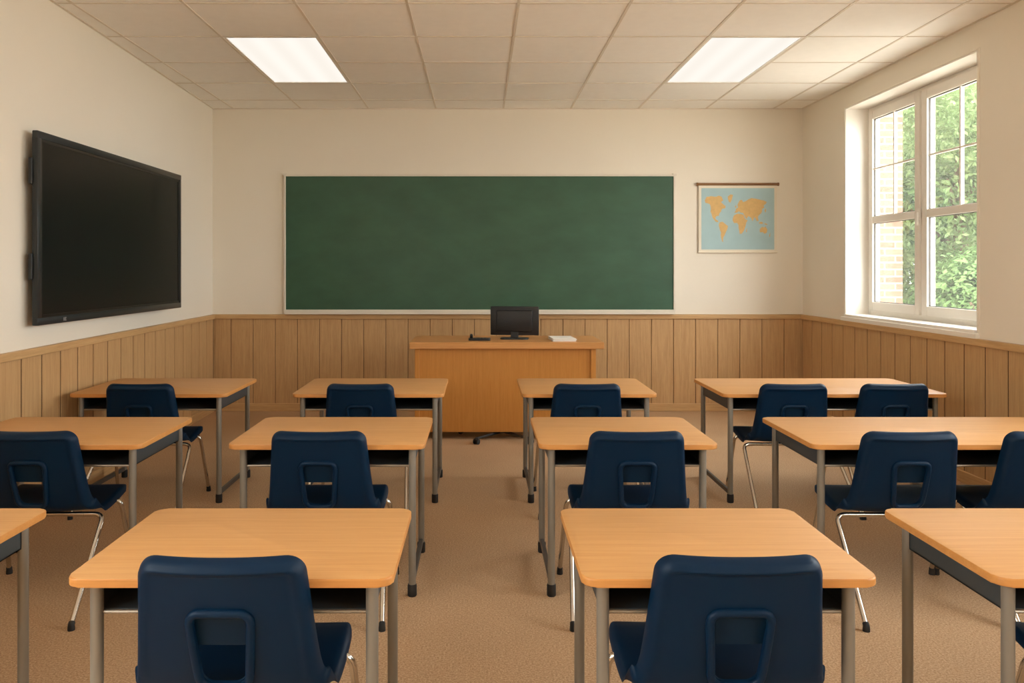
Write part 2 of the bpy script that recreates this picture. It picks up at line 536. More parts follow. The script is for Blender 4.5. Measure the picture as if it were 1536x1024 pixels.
# right
bm = bmesh.new()
box(bm, XR - .0155, XR, YF, YB, 0.0, WH - .03, mi=1)
planks(bm, YF + .01, YB - .03, 8.60, lambda b, s, e: box(b, XR - .006 - PT, XR - .004, s, e, .07, WH - .045, 0, .002, 1), .0065)
tw = link('trim_3', bm, [M['wains'], M['wainsback']], kind='structure')
bm = bmesh.new(); box(bm, XR - .038, XR, YF, YB - .038, WH - .05, WH, 0, .006)
link('cap_rail', bm, M['rail'], tw)
bm = bmesh.new(); box(bm, XR - .032, XR, YF, YB - .032, 0, .085, 0, .005)
link('baseboard_right', bm, M['rail'], kind='structure')
# left (built along local Y, then turned to follow the wall)
ang = math.atan(SK)
def left_root(o):
    o.location = (XL, YB, 0); o.rotation_euler = (0, 0, ang)
LL = (YB - YF) * math.sqrt(1 + SK * SK)
bm = bmesh.new()
box(bm, 0, .0155, -LL, 0, 0.0, WH - .03, mi=1)
planks(bm, -LL + .01, -.03, -.04, lambda b, s, e: box(b, .004, .006 + PT, s, e, .07, WH - .045, 0, .002, 1), .0075)
tw = link('trim_4', bm, [M['wains'], M['wainsback']], kind='structure'); left_root(tw)
bm = bmesh.new(); box(bm, 0, .038, -LL, -.038, WH - .05, WH, 0, .006)
link('cap_rail', bm, M['rail'], tw)
bm = bmesh.new(); box(bm, 0, .032, -LL, -.032, 0, .085, 0, .005)
left_root(link('baseboard_left', bm, M['rail'], kind='structure'))

# windows --------------------------------------------------------
def window(n, y0, y1, mid):
    """casement pair set back in the reveal; sill board in front"""
    fx0, fx1 = XR + .215, XR + .285
    t = bpy.data.objects.new('window_%d' % n, None); COL.objects.link(t)
    t['kind'] = 'structure'
    t.location = (XR, (y0 + y1) / 2, WZ0)
    oy, oz = (y0 + y1) / 2, WZ0
    def B(bm, xa, xb, ya, yb, za, zb, bev=.004, mi=0):
        box(bm, xa - XR, xb - XR, ya - oy, yb - oy, za - oz, zb - oz, mi, bev, 2)
    za, zb = WZ0 + .03, WZ1
    # reveal lining
    bm = bmesh.new()
    B(bm, XR - .004, fx0 + .02, y0, y0 + .012, za, zb, .002)
    B(bm, XR - .004, fx0 + .02, y1 - .012, y1, za, zb, .002)
    B(bm, XR - .004, fx0 + .02, y0, y1, zb - .012, zb, .002)
    link('reveal_lining', bm, M['liner'], t)
    bm = bmesh.new()
    for a, b in ((y0 - .022, y0), (y1, y1 + .012)):
        B(bm, XR - .008, XR + .002, a, b, za - .03, zb + .012, .002)
    B(bm, XR - .008, XR + .002, y0, y1, zb, zb + .012, .002)
    link('casing', bm, M['wall'], t)
    # fixed frame
    bm = bmesh.new()
    B(bm, fx0, fx1, y0 + .012, y0 + .05, za, zb - .012); B(bm, fx0, fx1, y1 - .05, y1 - .012, za, zb - .012)
    B(bm, fx0, fx1, y0 + .05, y1 - .05, zb - .05, zb - .012); B(bm, fx0, fx1, y0 + .05, y1 - .05, za, za + .05)
    B(bm, fx0, fx1, mid - .03, mid + .03, za + .05, zb - .05)
    link('frame', bm, M['vinyl'], t)
    gtop, gbot = 2.945, 1.225
    tz = 1.995
    for ya, yb in ((y0 + .05, mid - .02), (mid + .02, y1 - .05)):
        sx0, sx1 = fx0 - .018, fx1 - .015
        bm = bmesh.new()
        ga, gb = ya + .072, yb - .072
        B(bm, sx0, sx1, ya, ga, za + .045, zb - .045); B(bm, sx0, sx1, gb, yb, za + .045, zb - .045)
        B(bm, sx0, sx1, ga, gb, gtop, zb - .045); B(bm, sx0, sx1, ga, gb, za + .045, gbot)
        B(bm, sx0, sx1, ga, gb, tz - .032, tz + .032)
        sash = link('sash', bm, M['vinyl'], t)
        bm = bmesh.new()
        gm, gz = (ga + gb) / 2, (gtop + tz) / 2 + .005
        B(bm, sx0 + .012, sx0 + .04, gm - .009, gm + .009, tz + .03, gtop + .002, .002)
        B(bm, sx0 + .014, sx0 + .038, ga, gb, gz - .008, gz + .008, .002)
        link('glazing_bar', bm, M['vinyl'], sash)
        bm = bmesh.new()
        B(bm, sx0 + .024, sx0 + .029, ga - .01, gb + .01, gbot - .01, gtop + .01, 0)
        link('pane', bm, M['glass'], sash)
        bm = bmesh.new()
        for (p, q, r_, s_) in ((gbot, tz - .032, ga, gb), (tz + .032, gtop, ga, gb)):
            B(bm, sx0 + .020, sx0 + .033, r_, r_ + .006, p, q, 0); B(bm, sx0 + .020, sx0 + .033, s_ - .006, s_, p, q, 0)
            B(bm, sx0 + .020, sx0 + .033, r_, s_, p, p + .006, 0); B(bm, sx0 + .020, sx0 + .033, r_, s_, q - .006, q, 0)
        link('seal', bm, M['bar'], sash)
    bm = bmesh.new()
    B(bm, fx0 - .034, fx0 - .016, mid - .008, mid + .024, 1.94, 2.04, .004)
    B(bm, fx0 - .05, fx0 - .034, mid - .002, mid + .018, 1.90, 2.01, .005)
    link('handle', bm, M['vinyl'], t)
    bm = bmesh.new()
    B(bm, XR - .035, fx0 + .02, y0 - .02, y1 + .03, WZ0 - .028, WZ0 + .012, .006)
    B(bm, XR - .02, fx1, y0 + .01, y1 - .01, WZ0 + .0, WZ0 + .035, .003)
    link('sill', bm, M['liner'], t)
    return t
window(1, 5.60, 7.636, 6.69)
window(2, 1.90, 4.00, 2.95)
window(3, -1.20, 0.80, -0.2)

fill_window = window(4, LOPEN[0], LOPEN[1], sum(LOPEN) / 2)  # added out of view so the daylight falls less one-sided
fill_window.location = (xl(sum(LOPEN) / 2), sum(LOPEN) / 2, WZ0); fill_window.rotation_euler = (0, 0, math.pi + ang)

# ------------------------------------------------------------------ interactive screen on the left wall
SX, SY0, SY1, SZ0, SZ1 = -2.68, 4.84, 7.17, 1.188, 2.375
t = thing('wall_screen', 'large black interactive flat screen mounted on the left wall', 'screen', (SX, (SY0 + SY1) / 2, SZ0))
hy = (SY1 - SY0) / 2; hh = SZ1 - SZ0
def rring(bm, y0, y1, z0, z1, w, xa, xb, bev=.004):
    box(bm, xa, xb, y0, y1, z0, z0 + w, 0, bev); box(bm, xa, xb, y0, y1, z1 - w, z1, 0, bev)
    box(bm, xa, xb, y0, y0 + w, z0 + w * .9, z1 - w * .9, 0, bev); box(bm, xa, xb, y1 - w, y1, z0 + w * .9, z1 - w * .9, 0, bev)
bm = bmesh.new(); rring(bm, -hy, hy, 0, hh, .048, -.036, 0, .006)
link('bezel', bm, M['bezel'], t, True)
bm = bmesh.new(); rring(bm, -hy + .046, hy - .046, .046, hh - .046, .018, -.02, -.004, .001)
link('inner_bezel', bm, M['bezel_in'], t)
bm = bmesh.new(); box(bm, -.02, -.008, -hy + .06, hy - .06, .06, hh - .06)
link('display', bm, M['screen'], t)
bm = bmesh.new(); box(bm, -.055, -.02, -hy + .03, hy - .03, .03, hh - .03, 0, .008)
link('back_cover', bm, M['tvbody'], t)
for z in (.28, .86):
    bm = bmesh.new()
    box(bm, -.052, -.03, -hy - .012, -hy + .05, z, z + .16, 0, .004)
    link('side_grip', bm, M['tvbody'], t)
bm = bmesh.new()      # small emblem on the lower bezel
box(bm, -.001, .0012, -hy + .30, -hy + .306, .013, .034); box(bm, -.001, .0012, -hy + .314, -hy + .334, .013, .017)
box(bm, -.001, .0012, -hy + .314, -hy + .334, .030, .034); box(bm, -.001, .0012, -hy + .314, -hy + .318, .013, .034)
box(bm, -.001, .0012, -hy + .318, -hy + .330, .022, .0255)
link('emblem', bm, M['logo'], t)
bm = bmesh.new()
for y in (-.5, .5):
    box(bm, -.10, -.05, y - .03, y + .03, .2, hh - .2)
xw = lambda y: xl(y) - SX
ym = (SY0 + SY1) / 2
prism(bm, [(-.085, -.75), (-.085, .75), (xw(ym + .75) - .004, .75), (xw(ym - .75) - .004, -.75)], .45, .75)
link('wall_bracket', bm, M['tvbody'], t)

# ------------------------------------------------------------------ chalkboard
BX0, BX1, BZ0, BZ1 = -2.118, 2.110, 1.075, 2.557
t = thing('chalkboard', 'wide green chalkboard in a thin cream frame on the back wall', 'chalkboard', (0, YB, BZ0))
hh = BZ1 - BZ0
bm = bmesh.new(); box(bm, BX0 + .015, BX1 - .015, -.022, -.002, .015, hh - .015)
link('writing_surface', bm, M['chalk'], t)
bm = bmesh.new()
box(bm, BX0, BX1, -.034, -.001, hh - .022, hh, 0, .003); box(bm, BX0, BX1, -.034, -.001, 0, .022, 0, .003)
box(bm, BX0, BX0 + .022, -.034, -.001, .02, hh - .02, 0, .003); box(bm, BX1 - .022, BX1, -.034, -.001, .02, hh - .02, 0, .003)
box(bm, BX0 - .012, BX0 + .03, -.036, -.001, hh - .012, hh + .01, 0, .003); box(bm, BX1 - .03, BX1 + .012, -.036, -.001, hh - .012, hh + .01, 0, .003)
link('frame', bm, M['alu'], t)
bm = bmesh.new()
box(bm, BX0 + .02, BX1 - .02, -.085, -.001, -.026, -.012, 0, .003); box(bm, BX0 + .02, BX1 - .02, -.09, -.08, -.026, .004, 0, .003)
box(bm, BX0 + .02, BX1 - .02, -.012, -.001, -.014, .002)
link('chalk_tray', bm, M['alu'], t)

# ------------------------------------------------------------------ world map
MX0, MX1, MZ0, MZ1 = 2.362, 3.205, 1.717, 2.442
t = thing('wall_map', 'hanging world map with tan land on pale blue sea, right of the chalkboard', 'map', ((MX0 + MX1) / 2, YB, MZ0))
w2, hh = (MX1 - MX0) / 2, MZ1 - MZ0
continents = {
 'namerica': [(.045,.80),(.07,.86),(.13,.87),(.19,.86),(.24,.88),(.28,.86),(.30,.80),(.27,.77),(.30,.74),(.335,.71),(.325,.67),(.285,.665),(.27,.62),(.245,.585),(.235,.545),(.215,.55),(.20,.535),(.19,.50),(.215,.48),(.235,.46),(.225,.445),(.19,.46),(.165,.50),(.145,.555),(.125,.62),(.13,.68),(.115,.74),(.08,.755),(.055,.76)],
 'greenland': [(.36,.86),(.40,.90),(.435,.89),(.42,.82),(.395,.76),(.375,.78),(.365,.82)],
 'samerica': [(.25,.445),(.29,.455),(.325,.42),(.365,.385),(.355,.33),(.335,.28),(.32,.235),(.30,.20),(.295,.15),(.305,.125),(.285,.13),(.27,.20),(.27,.28),(.25,.34),(.24,.39)],
 'africa': [(.455,.565),(.49,.585),(.53,.58),(.58,.565),(.60,.50),(.635,.475),(.61,.41),(.60,.36),(.58,.30),(.55,.255),(.525,.26),(.515,.33),(.51,.40),(.49,.435),(.45,.43),(.43,.47),(.435,.52)],
 'eurasia': [(.45,.60),(.47,.63),(.475,.665),(.505,.69),(.495,.73),(.525,.80),(.555,.81),(.57,.775),(.61,.79),(.64,.815),(.69,.84),(.745,.83),(.80,.815),(.86,.80),(.90,.775),(.885,.745),(.855,.72),(.865,.68),(.835,.665),(.83,.61),(.80,.57),(.775,.53),(.785,.47),(.765,.46),(.745,.51),(.725,.53),(.70,.46),(.68,.52),(.645,.545),(.62,.50),(.59,.555),(.575,.595),(.54,.60),(.515,.625),(.49,.60)],
 'australia': [(.80,.33),(.83,.37),(.865,.36),(.88,.385),(.905,.33),(.90,.28),(.87,.255),(.84,.285),(.805,.28)],
 'indies': [(.79,.44),(.82,.455),(.85,.435),(.83,.415),(.80,.42)],
 'papua': [(.865,.43),(.905,.415),(.90,.40),(.87,.41)],
 'japan': [(.865,.64),(.885,.67),(.89,.63),(.875,.60)],
 'madagascar': [(.615,.33),(.63,.36),(.625,.29),(.61,.28)],
 'britain': [(.46,.70),(.475,.73),(.482,.69),(.468,.68)],
 'zealand': [(.935,.25),(.95,.28),(.945,.22),(.93,.20)],
}
bm = bmesh.new()
box(bm, -w2, w2, -.022, -.019, 0, hh, 0)
b_ = .028
box(bm, -w2 + b_, w2 - b_, -.0228, -.0215, b_, hh - .035, 1)
ow, oh = 2 * (w2 - b_), hh - .035 - b_
def land(pts):
    # jitter the outline a little so the coast reads as a coast
    P = []
    n = len(pts)
    for i in range(n):
        a, b = Vector(pts[i]), Vector(pts[(i + 1) % n])
        P.append(a)
        d = (b - a); m_ = (a + b) / 2 + Vector((-d.y, d.x)) * random.uniform(-.07, .07)
        P.append(m_)
    vs = [bm.verts.new((-w2 + b_ + p.x * ow, -.0233, b_ + p.y * oh)) for p in P]
    vb = [bm.verts.new((v.co.x, -.0222, v.co.z)) for v in vs]
    f = bm.faces.new(vs); f.material_index = 2
    for i in range(len(vs)):
        g = bm.faces.new((vs[i], vs[(i + 1) % len(vs)], vb[(i + 1) % len(vs)], vb[i])); g.material_index = 2
    f.normal_update()
    bmesh.ops.triangulate(bm, faces=[f])
for p in continents.values(): land(p)
link('map_sheet', bm, [M['ivory'], M['ocean'], M['land']], t)
bm = bmesh.new(); tube(bm, [(-w2 - .012, -.021, hh + .008), (w2 + .012, -.021, hh + .008)], .014, 12)
tube(bm, [(-w2 - .022, -.021, hh + .008), (-w2 - .010, -.021, hh + .008)], .018, 12)
tube(bm, [(w2 + .010, -.021, hh + .008), (w2 + .022, -.021, hh + .008)], .018, 12)
link('top_rod', bm, M['oakrod'], t, True)
bm = bmesh.new(); tube(bm, [(-w2 - .006, -.018, -.002), (w2 + .006, -.018, -.002)], .009, 10)
link('bottom_rod', bm, M['ivory'], t, True)

# ------------------------------------------------------------------ student desks
DH = 0.72
def desk(label, x0, x1, y0, y1, group):
    cx, cy = (x0 + x1) / 2, (y0 + y1) / 2
    hx, hy = (x1 - x0) / 2, (y1 - y0) / 2
    t = thing('school_desk', label, 'desk', (cx, cy, 0), 0, group)
    bm = bmesh.new()
    prism(bm, rrect(-hx, hx, -hy, hy, .036), DH - .023, DH, 0, 1, .005, 3)
    link('desktop', bm, [M['desk'], M['deskedge']], t, True, angle=50)
    lx, ly = hx - .060, hy - .058
    for sx in (-1, 1):
        for sy in (-1, 1):
            bm = bmesh.new()
            tube(bm, [(sx * lx, sy * ly, .03), (sx * lx, sy * ly, DH - .022)], .0170, 16)
            leg = link('leg', bm, M['steel'], t, True)
            bm = bmesh.new()
            lathe(bm, [(.019, 0), (.0215, .004), (.0215, .05), (.0195, .056)], sx * lx, sy * ly, 16)
            link('foot_cap', bm, M['rubber'], leg, True)
    for sx in (-1, 1):
        bm = bmesh.new()
        box(bm, sx * lx - .011, sx * lx + .011, -ly + .015, ly - .015, .050, .078, 0, .004)
        link('foot_bar', bm, M['bar'], t)
    # open book tray under the top
    bm = bmesh.new()
    tx, ty0, ty1 = lx + .004, -ly + .018, ly - .018
    zb, zt = DH - .112, DH - .022
    th = .004
    box(bm, -tx, tx, ty0, ty1, zb, zb + th)
    box(bm, -tx, -tx + th, ty0, ty1, zb, zt); box(bm, tx - th, tx, ty0, ty1, zb, zt)
    box(bm, -tx, tx, ty1 - th, ty1, zb, zt)
    tr = link('book_tray', bm, M['tray'], t)
    bm = bmesh.new()
    tube(bm, [(-lx + .012, -ly + .004, zb + .001), (lx - .012, -ly + .004, zb + .001)], .0055, 8)
    link('tray_lip', bm, M['lip'], tr, True)
    # top rails joining the legs
    bm = bmesh.new()
    box(bm, -lx, lx, ly - .009, ly + .009, DH - .05, DH - .022)
    link('top_rail', bm, M['steel'], t)
    return t

G1, G2 = 'single wooden school desks', 'double wooden school desks'
R1, R2, R3 = (2.09, 2.71), (3.69, 4.385), (5.19, 5.945)
desk('single desk in the nearest row, just left of the centre aisle, chair pushed in', -1.09, -.23, *R1, G1)
desk('single desk in the nearest row, just right of the centre aisle, chair pushed in', .27, 1.05, *R1, G1)
desk('wooden desk in the nearest row, cut off at the lower left picture edge', -2.33, -1.457, *R1, G1)
desk('wide two-seat desk in the nearest row, cut off at the lower right', 1.36, 2.86, *R1, G2)
desk('single desk in the middle row, left of the centre aisle', -1.17, -.258, *R2, G1)
desk('single desk in the middle row, right of the centre aisle', .275, 1.105, *R2, G1)
desk('single desk in the middle row, beside the wainscot below the wall screen', -2.55, -1.57, *R2, G1)
desk('wide two-seat desk in the middle row, on the window side', 1.54, 3.05, *R2, G2)
desk('single desk in the far row, left of the aisle in front of teacher desk', -1.225, -.236, *R3, G1)
desk('single desk in the far row, right of the aisle by the teacher desk', .275, 1.155, *R3, G1)
desk('single desk in the far row, in the corner below the wall screen', -2.68, -1.655, *R3, G1)
desk('wide two-seat desk in the far row, below the window and map', 1.585, 3.05, *R3, G2)

# ------------------------------------------------------------------ moulded plastic chairs
def catmull(P, n):
    out = []
    for i in range(len(P) - 1):
        p0 = P[max(i - 1, 0)]; p1 = P[i]; p2 = P[i + 1]; p3 = P[min(i + 2, len(P) - 1)]
        for k in range(n):
            t = k / n
            out.append(tuple(0.5 * ((2 * b) + (-a + c) * t + (2 * a - 5 * b + 4 * c - d) * t * t + (-a + 3 * b - 3 * c + d) * t ** 3)
                             for a, b, c, d in zip(p0, p1, p2, p3)))
    out.append(P[-1])
    return out
# (y, z, half width) from the top of the back down to the front of the seat
PROF = [(0, .785, .212), (.016, .72, .218), (.036, .63, .226), (.058, .53, .236), (.076, .465, .244), (.098, .420, .254),
        (.135, .400, .264), (.20, .399, .272), (.30, .414, .277), (.39, .432, .277), (.435, .438, .274), (.462, .431, .270), (.472, .414, .266)]
fine = catmull(PROF, 40)
# arc length table
S = [0.0]
for a, b in zip(fine, fine[1:]): S.append(S[-1] + math.hypot(b[0] - a[0], b[1] - a[1]))
TOT = S[-1]
def at(s):
    s = min(max(s, 0), TOT)
    lo, hi = 0, len(S) - 1
    while hi - lo > 1:
        m = (lo + hi) // 2
        if S[m] <= s: lo = m
        else: hi = m
    f = (s - S[lo]) / max(S[hi] - S[lo], 1e-9)
    a, b = fine[lo], fine[hi]
    p = [a[i] + (b[i] - a[i]) * f for i in range(3)]
    t = Vector((0, b[0] - a[0], b[1] - a[1])).normalized()
    n = Vector((0, -t.z, t.y))            # sitter side
    return p, n
def s_of_z(z):
    for i, p in enumerate(fine):
        if p[1] <= z: return S[i]
S_BEND = s_of_z(.40)
CR, CRF = .048, .06                        # corner radii: back top, seat front
def halfw(s):
    w = at(s)[0][2]
    if s < CR: w = w - CR + math.sqrt(max(CR ** 2 - (CR - s) ** 2, 0))
    e = TOT - s
    if e < CRF: w = w - CRF + math.sqrt(max(CRF ** 2 - (CRF - e) ** 2, 0))
    return w
def edge_dist(s, x):
    w = at(s)[0][2]
    dx, ds = w - abs(x), s
    if dx < CR and ds < CR: return CR - math.hypot(CR - dx, CR - ds)
    return min(dx, ds)
def surf(s, x, off=0.0):
    p, n = at(s)
    w = p[2]
    d = max(edge_dist(s, x), 0)
    kb = 1 - min(max((s - S_BEND + .03) / .10, 0), 1)     # 1 on the back, 0 on the seat
    kbend = math.exp(-((s - S_BEND) / .05) ** 2)
    R = .019
    c = 0
    roll = lambda q: 1 - math.sqrt(max(1 - (1 - q / R) ** 2, 0)) if q < R else 0.0
    c += (.030 * kb + .014 * kbend) * roll(d)                 # back: the edge turns forward
    c -= .024 * (1 - kb) * (1 - kbend) * roll(d)              # seat: the sides turn down
    c += .020 * (abs(x) / w) ** 2.2 * (kb + .15 * (1 - kb))
    c -= .0055 * math.exp(-((d - R * 1.15) / .0065) ** 2) * kb   # raised bead inside the rim, on the outer side
    y, z = p[0], p[1]
    v = Vector((x, y, z)) + n * (c + off)
    return v
HS0, HS1 = s_of_z(.646), s_of_z(.453)
HR = .030
def holew(s):
    f = (s - HS0) / (HS1 - HS0)
    f = min(max(f, 0), 1)
    h = .071 - .017 * f
    for e in (s - HS0, HS1 - s):
        if 0 <= e < HR: h = h - HR + math.sqrt(max(HR ** 2 - (HR - e) ** 2, 0))
        elif e < 0: h = h - HR
    return h
def lerp(a, b, t): return a + (b - a) * t
def shell(rows, hole, thick=.007):
    bm = bmesh.new()
    NO, NI = 12, 8
    grid = []
    for s in rows:
        w = halfw(s); h = min(holew(s), w * .6)
        xs = []
        for k in range(NO + 1):
            t = k / NO; t = 1 - (1 - t) ** 1.6 if False else t ** 1.5
            xs.append(-lerp(w, h, t) if False else -(w - (w - h) * t))
        for k in range(1, NI): xs.append(-h + 2 * h * k / NI)
        xs += [-x for x in xs[:NO + 1]][::-1]
        grid.append((s, xs))
    ncol = len(grid[0][1])
    def layer(off):
        return [[bm.verts.new(surf(s, x, off)) for x in xs] for s, xs in grid]
    A, B = layer(0), layer(thick)
    def solid(i, j):
        if not (0 <= i < len(grid) - 1 and 0 <= j < ncol - 1): return False
        if hole and NO <= j < NO + NI:
            sm = (grid[i][0] + grid[i + 1][0]) / 2
            if HS0 < sm < HS1: return False
        return True
    for i in range(len(grid) - 1):
        for j in range(ncol - 1):
            if not solid(i, j): continue
            bm.faces.new((A[i][j], A[i][j + 1], A[i + 1][j + 1], A[i + 1][j]))
            bm.faces.new((B[i + 1][j], B[i + 1][j + 1], B[i][j + 1], B[i][j]))
            for (di, dj, a, b) in ((-1, 0, (i, j), (i, j + 1)), (1, 0, (i + 1, j), (i + 1, j + 1)), (0, -1, (i, j), (i + 1, j)), (0, 1, (i, j + 1), (i + 1, j + 1))):
                if not solid(i + di, j + dj):
                    bm.faces.new((A[a[0]][a[1]], A[b[0]][b[1]], B[b[0]][b[1]], B[a[0]][a[1]]))
    return bm
def rowset(s0, s1, n, extra=()):
    r = [lerp(s0, s1, k / n) for k in range(n + 1)] + [e for e in extra if s0 < e < s1]
    r = sorted(set(round(v, 5) for v in r))
    out = [r[0]]
    for v in r[1:]:
        if v - out[-1] > .0012 or v in [round(e, 5) for e in extra]: out.append(v)
    return out

def make_chair(label, loc, rz, group):
    t = thing('school_chair', label, 'chair', loc, rz, group)
    ex = [CR * (1 - math.cos(a * math.pi / 16)) for a in range(0, 9)] + [.004, .008, .012, .018, .024, .03]
    hx = [HS0, HS1] + [HS0 + HR * f for f in (.05, .15, .3, .5, .75, 1)] + [HS1 - HR * f for f in (.05, .15, .3, .5, .75, 1)]
    back = link('backrest', shell(rowset(0, S_BEND, 34, ex + hx), True), M['navy'], t, True, angle=60)
    # raised rim round the hand hole
    bm = bmesh.new()
    loop = []
    ss = [HS0 + (HS1 - HS0) * k / 14 for k in range(1, 14)] + [HS0 + HR * f for f in (.0, .04, .12, .3, .6)] + [HS1 - HR * f for f in (.0, .04, .12, .3, .6)]
    ss = sorted(set(ss))
    grow = .010
    def lp(s, sg):
        h = holew(s)
        f = (s - (HS0 + HS1) / 2) / ((HS1 - HS0) / 2)
        return surf(s + grow * f, sg * (h + grow), -.003)
    loop = [lp(s, 1) for s in ss] + [lp(s, -1) for s in ss[::-1]]
    tube(bm, loop, .0115, 10, closed=True)
    link('hand_hole_rim', bm, M['navy'], back, True, angle=80)
    # recessed panel closing the upper half of the hole
    bm = bmesh.new()
    n, mcol = 8, 8
    s1 = HS0 + .46 * (HS1 - HS0)
    L0, L1 = [], []
    for i in range(n + 1):
        s = lerp(HS0 - .006, s1, i / n)
        h = .071 - .017 * (s - HS0) / (HS1 - HS0) + .004
        L0.append([bm.verts.new(surf(s, -h + 2 * h * j / mcol, .012)) for j in range(mcol + 1)])
        L1.append([bm.verts.new(surf(s, -h + 2 * h * j / mcol, .018)) for j in range(mcol + 1)])
    for i in range(n):
        for j in range(mcol):
            bm.faces.new((L0[i][j], L0[i][j + 1], L0[i + 1][j + 1], L0[i + 1][j]))
            bm.faces.new((L1[i + 1][j], L1[i + 1][j + 1], L1[i][j + 1], L1[i][j]))
    for i in range(n):
        for j in (0, mcol): bm.faces.new((L0[i][j], L0[i + 1][j], L1[i + 1][j], L1[i][j]))
    for j in range(mcol):
        for i in (0, n): bm.faces.new((L0[i][j], L0[i][j + 1], L1[i][j + 1], L1[i][j]))
    link('recess_panel', bm, M['navydark'], back, True)
    exf = [TOT - CRF * (1 - math.cos(a * math.pi / 16)) for a in range(0, 9)]
    link('seat', shell(rowset(S_BEND, TOT, 34, exf), False), M['navy'], t, True, angle=60)
    # chrome tube legs bending out from under the seat
    for sx in (-1, 1):
        for (yr, zr, yf, hf) in ((.155, .384, -.20, .320), (.33, .404, .43, .314)):
            bm = bmesh.new()
            path = smooth_path([(sx * .20, yr, zr), (sx * .290, yr, zr), (sx * hf, yf, .022)], .055, 7)
            tube(bm, path, .0115, 12)
            leg = link('leg', bm, M['chrome'], t, True)
            bm = bmesh.new()
            d = (Vector(path[-2]) - Vector(path[-1])).normalized()
            e = Vector((sx * hf, yf, .022))
            tube(bm, [e + d * .014, e + d * .011, e, Vector((e.x, e.y, .012)), Vector((e.x, e.y, 0))],
                 lambda f: .0138 if .1 < f < .6 else (.0125 if f <= .1 else .0150), 12)
            link('foot_glide', bm, M['rubber'], leg, True)
    for (yr, zr, nm) in ((.155, .384, 'rear_rail'), (.33, .404, 'front_rail')):
        bm = bmesh.new(); tube(bm, [(-.202, yr, zr), (.202, yr, zr)], .0115, 12)
        link('seat_rail', bm, M['chrome'], t, True)
    return t

GC = 'navy moulded plastic school chairs'
CH = [
 (-.665, 2.005, 'navy plastic chair in the nearest row, left of the centre aisle'),
 (.668, 2.010, 'navy plastic chair in the nearest row, right of the centre aisle'),
 (1.89, 2.005, 'navy chair at the nearest wide desk, only its seat corner showing'),
 (-.735, 3.585, 'navy plastic chair in the middle row, left of the centre aisle'),
 (.715, 3.585, 'navy plastic chair in the middle row, right of the centre aisle'),
 (-2.055, 3.59, 'navy plastic chair in the middle row, at the desk beside the left wainscot'),
 (1.955, 3.58, 'navy plastic chair at the middle wide desk, the one nearer the aisle'),
 (2.605, 3.58, 'navy plastic chair at the middle wide desk, cut off at the right edge'),
 (-2.19, 5.09, 'navy plastic chair in the far row, at the corner desk below the screen'),
 (-.772, 5.09, 'navy plastic chair in the far row, left of the centre aisle'),
 (.69, 5.09, 'navy plastic chair in the far row, right of the centre aisle'),
 (2.02, 5.09, 'navy plastic chair at the far wide desk, the one nearer the aisle'),
 (2.67, 5.09, 'navy plastic chair at the far wide desk, the one nearer the window'),
]
chair0 = None
for x, y, lab in CH:
    if chair0 is None: chair0 = make_chair(lab, (x, y, 0), 0, GC)
    else: copy_thing(chair0, (x, y, 0), 0, lab, GC)

# ------------------------------------------------------------------ teacher's desk and what stands on it
TX0, TX1, TY0, TY1, TH = -.631, 1.112, 7.14, 7.86, .878
t = thing('teacher_desk', 'long wooden teacher desk with closed front panel before the chalkboard', 'desk', ((TX0 + TX1) / 2, (TY0 + TY1) / 2, 0))
hx, hy = (TX1 - TX0) / 2, (TY1 - TY0) / 2
bm = bmesh.new(); box(bm, -hx, hx, -hy, hy, TH - .06, TH, 0, .006)
link('desktop', bm, M['teachtop'], t)
bm = bmesh.new(); box(bm, -hx + .085, hx - .115, -hy + .05, -hy + .075, .068, TH - .06)
link('front_panel', bm, M['teach'], t)
for sx in (-1, 1):
    bm = bmesh.new()
    if sx < 0: box(bm, -hx + .045, -hx + .087, -hy + .03, hy - .03, 0, TH - .06, 0, .004)
    else: box(bm, hx - .117, hx - .07, -hy + .03, hy - .03, 0, TH - .06, 0, .004)
    link('side_panel', bm, M['teach'], t)

# monitor, its back to the class
def mon(label, x, y, z, rz):
    t = thing('computer_monitor', label, 'monitor', (x, y, z), rz)
    bm = bmesh.new()
    prism(bm, rrect(-.13, .13, -.085, .085, .04), 0, .012, 0, None, .003)
    link('stand_base', bm, M['bezel'], t, True)
    bm = bmesh.new()
    box(bm, -.035, .035, -.02, .012, .01, .20, 0, .006)
    link('stand_neck', bm, M['black'], t)
    bm = bmesh.new()
    box(bm, -.228, .228, -.012, .018, .035, .305, 0, .008)
    box(bm, -.17, .17, -.034, -.008, .07, .27, 0, .012)
    link('housing', bm, M['black'], t, True)
    bm = bmesh.new(); box(bm, -.215, .215, .016, .020, .05, .292)
    link('display', bm, M['screen'], t)
mon('black computer monitor on the teacher desk, its back to the class', .325, 7.50, TH, math.radians(-9))

bm = bmesh.new(); prism(bm, rrect(-.10, .10, -.06, .06, .015), 0, .02, 0, None, .005)
ph = thing('desk_telephone', 'low black telephone on the teacher desk, left of the monitor', 'telephone', (-.005, 7.36, TH), 0)
link('body', bm, M['black'], ph, True)
bm = bmesh.new()
tube(bm, smooth_path([(-.075, -.045, .03), (-.075, -.02, .045), (-.075, .03, .045), (-.075, .05, .03)], .02), .014, 10)
link('handset', bm, M['black'], ph, True)
bm = bmesh.new()
for i in range(3):
    for j in range(4): box(bm, -.02 + i * .03, .0 + i * .03, -.045 + j * .02, -.031 + j * .02, .019, .023, 0, .001)
link('keypad', bm, M['bezel'], ph)

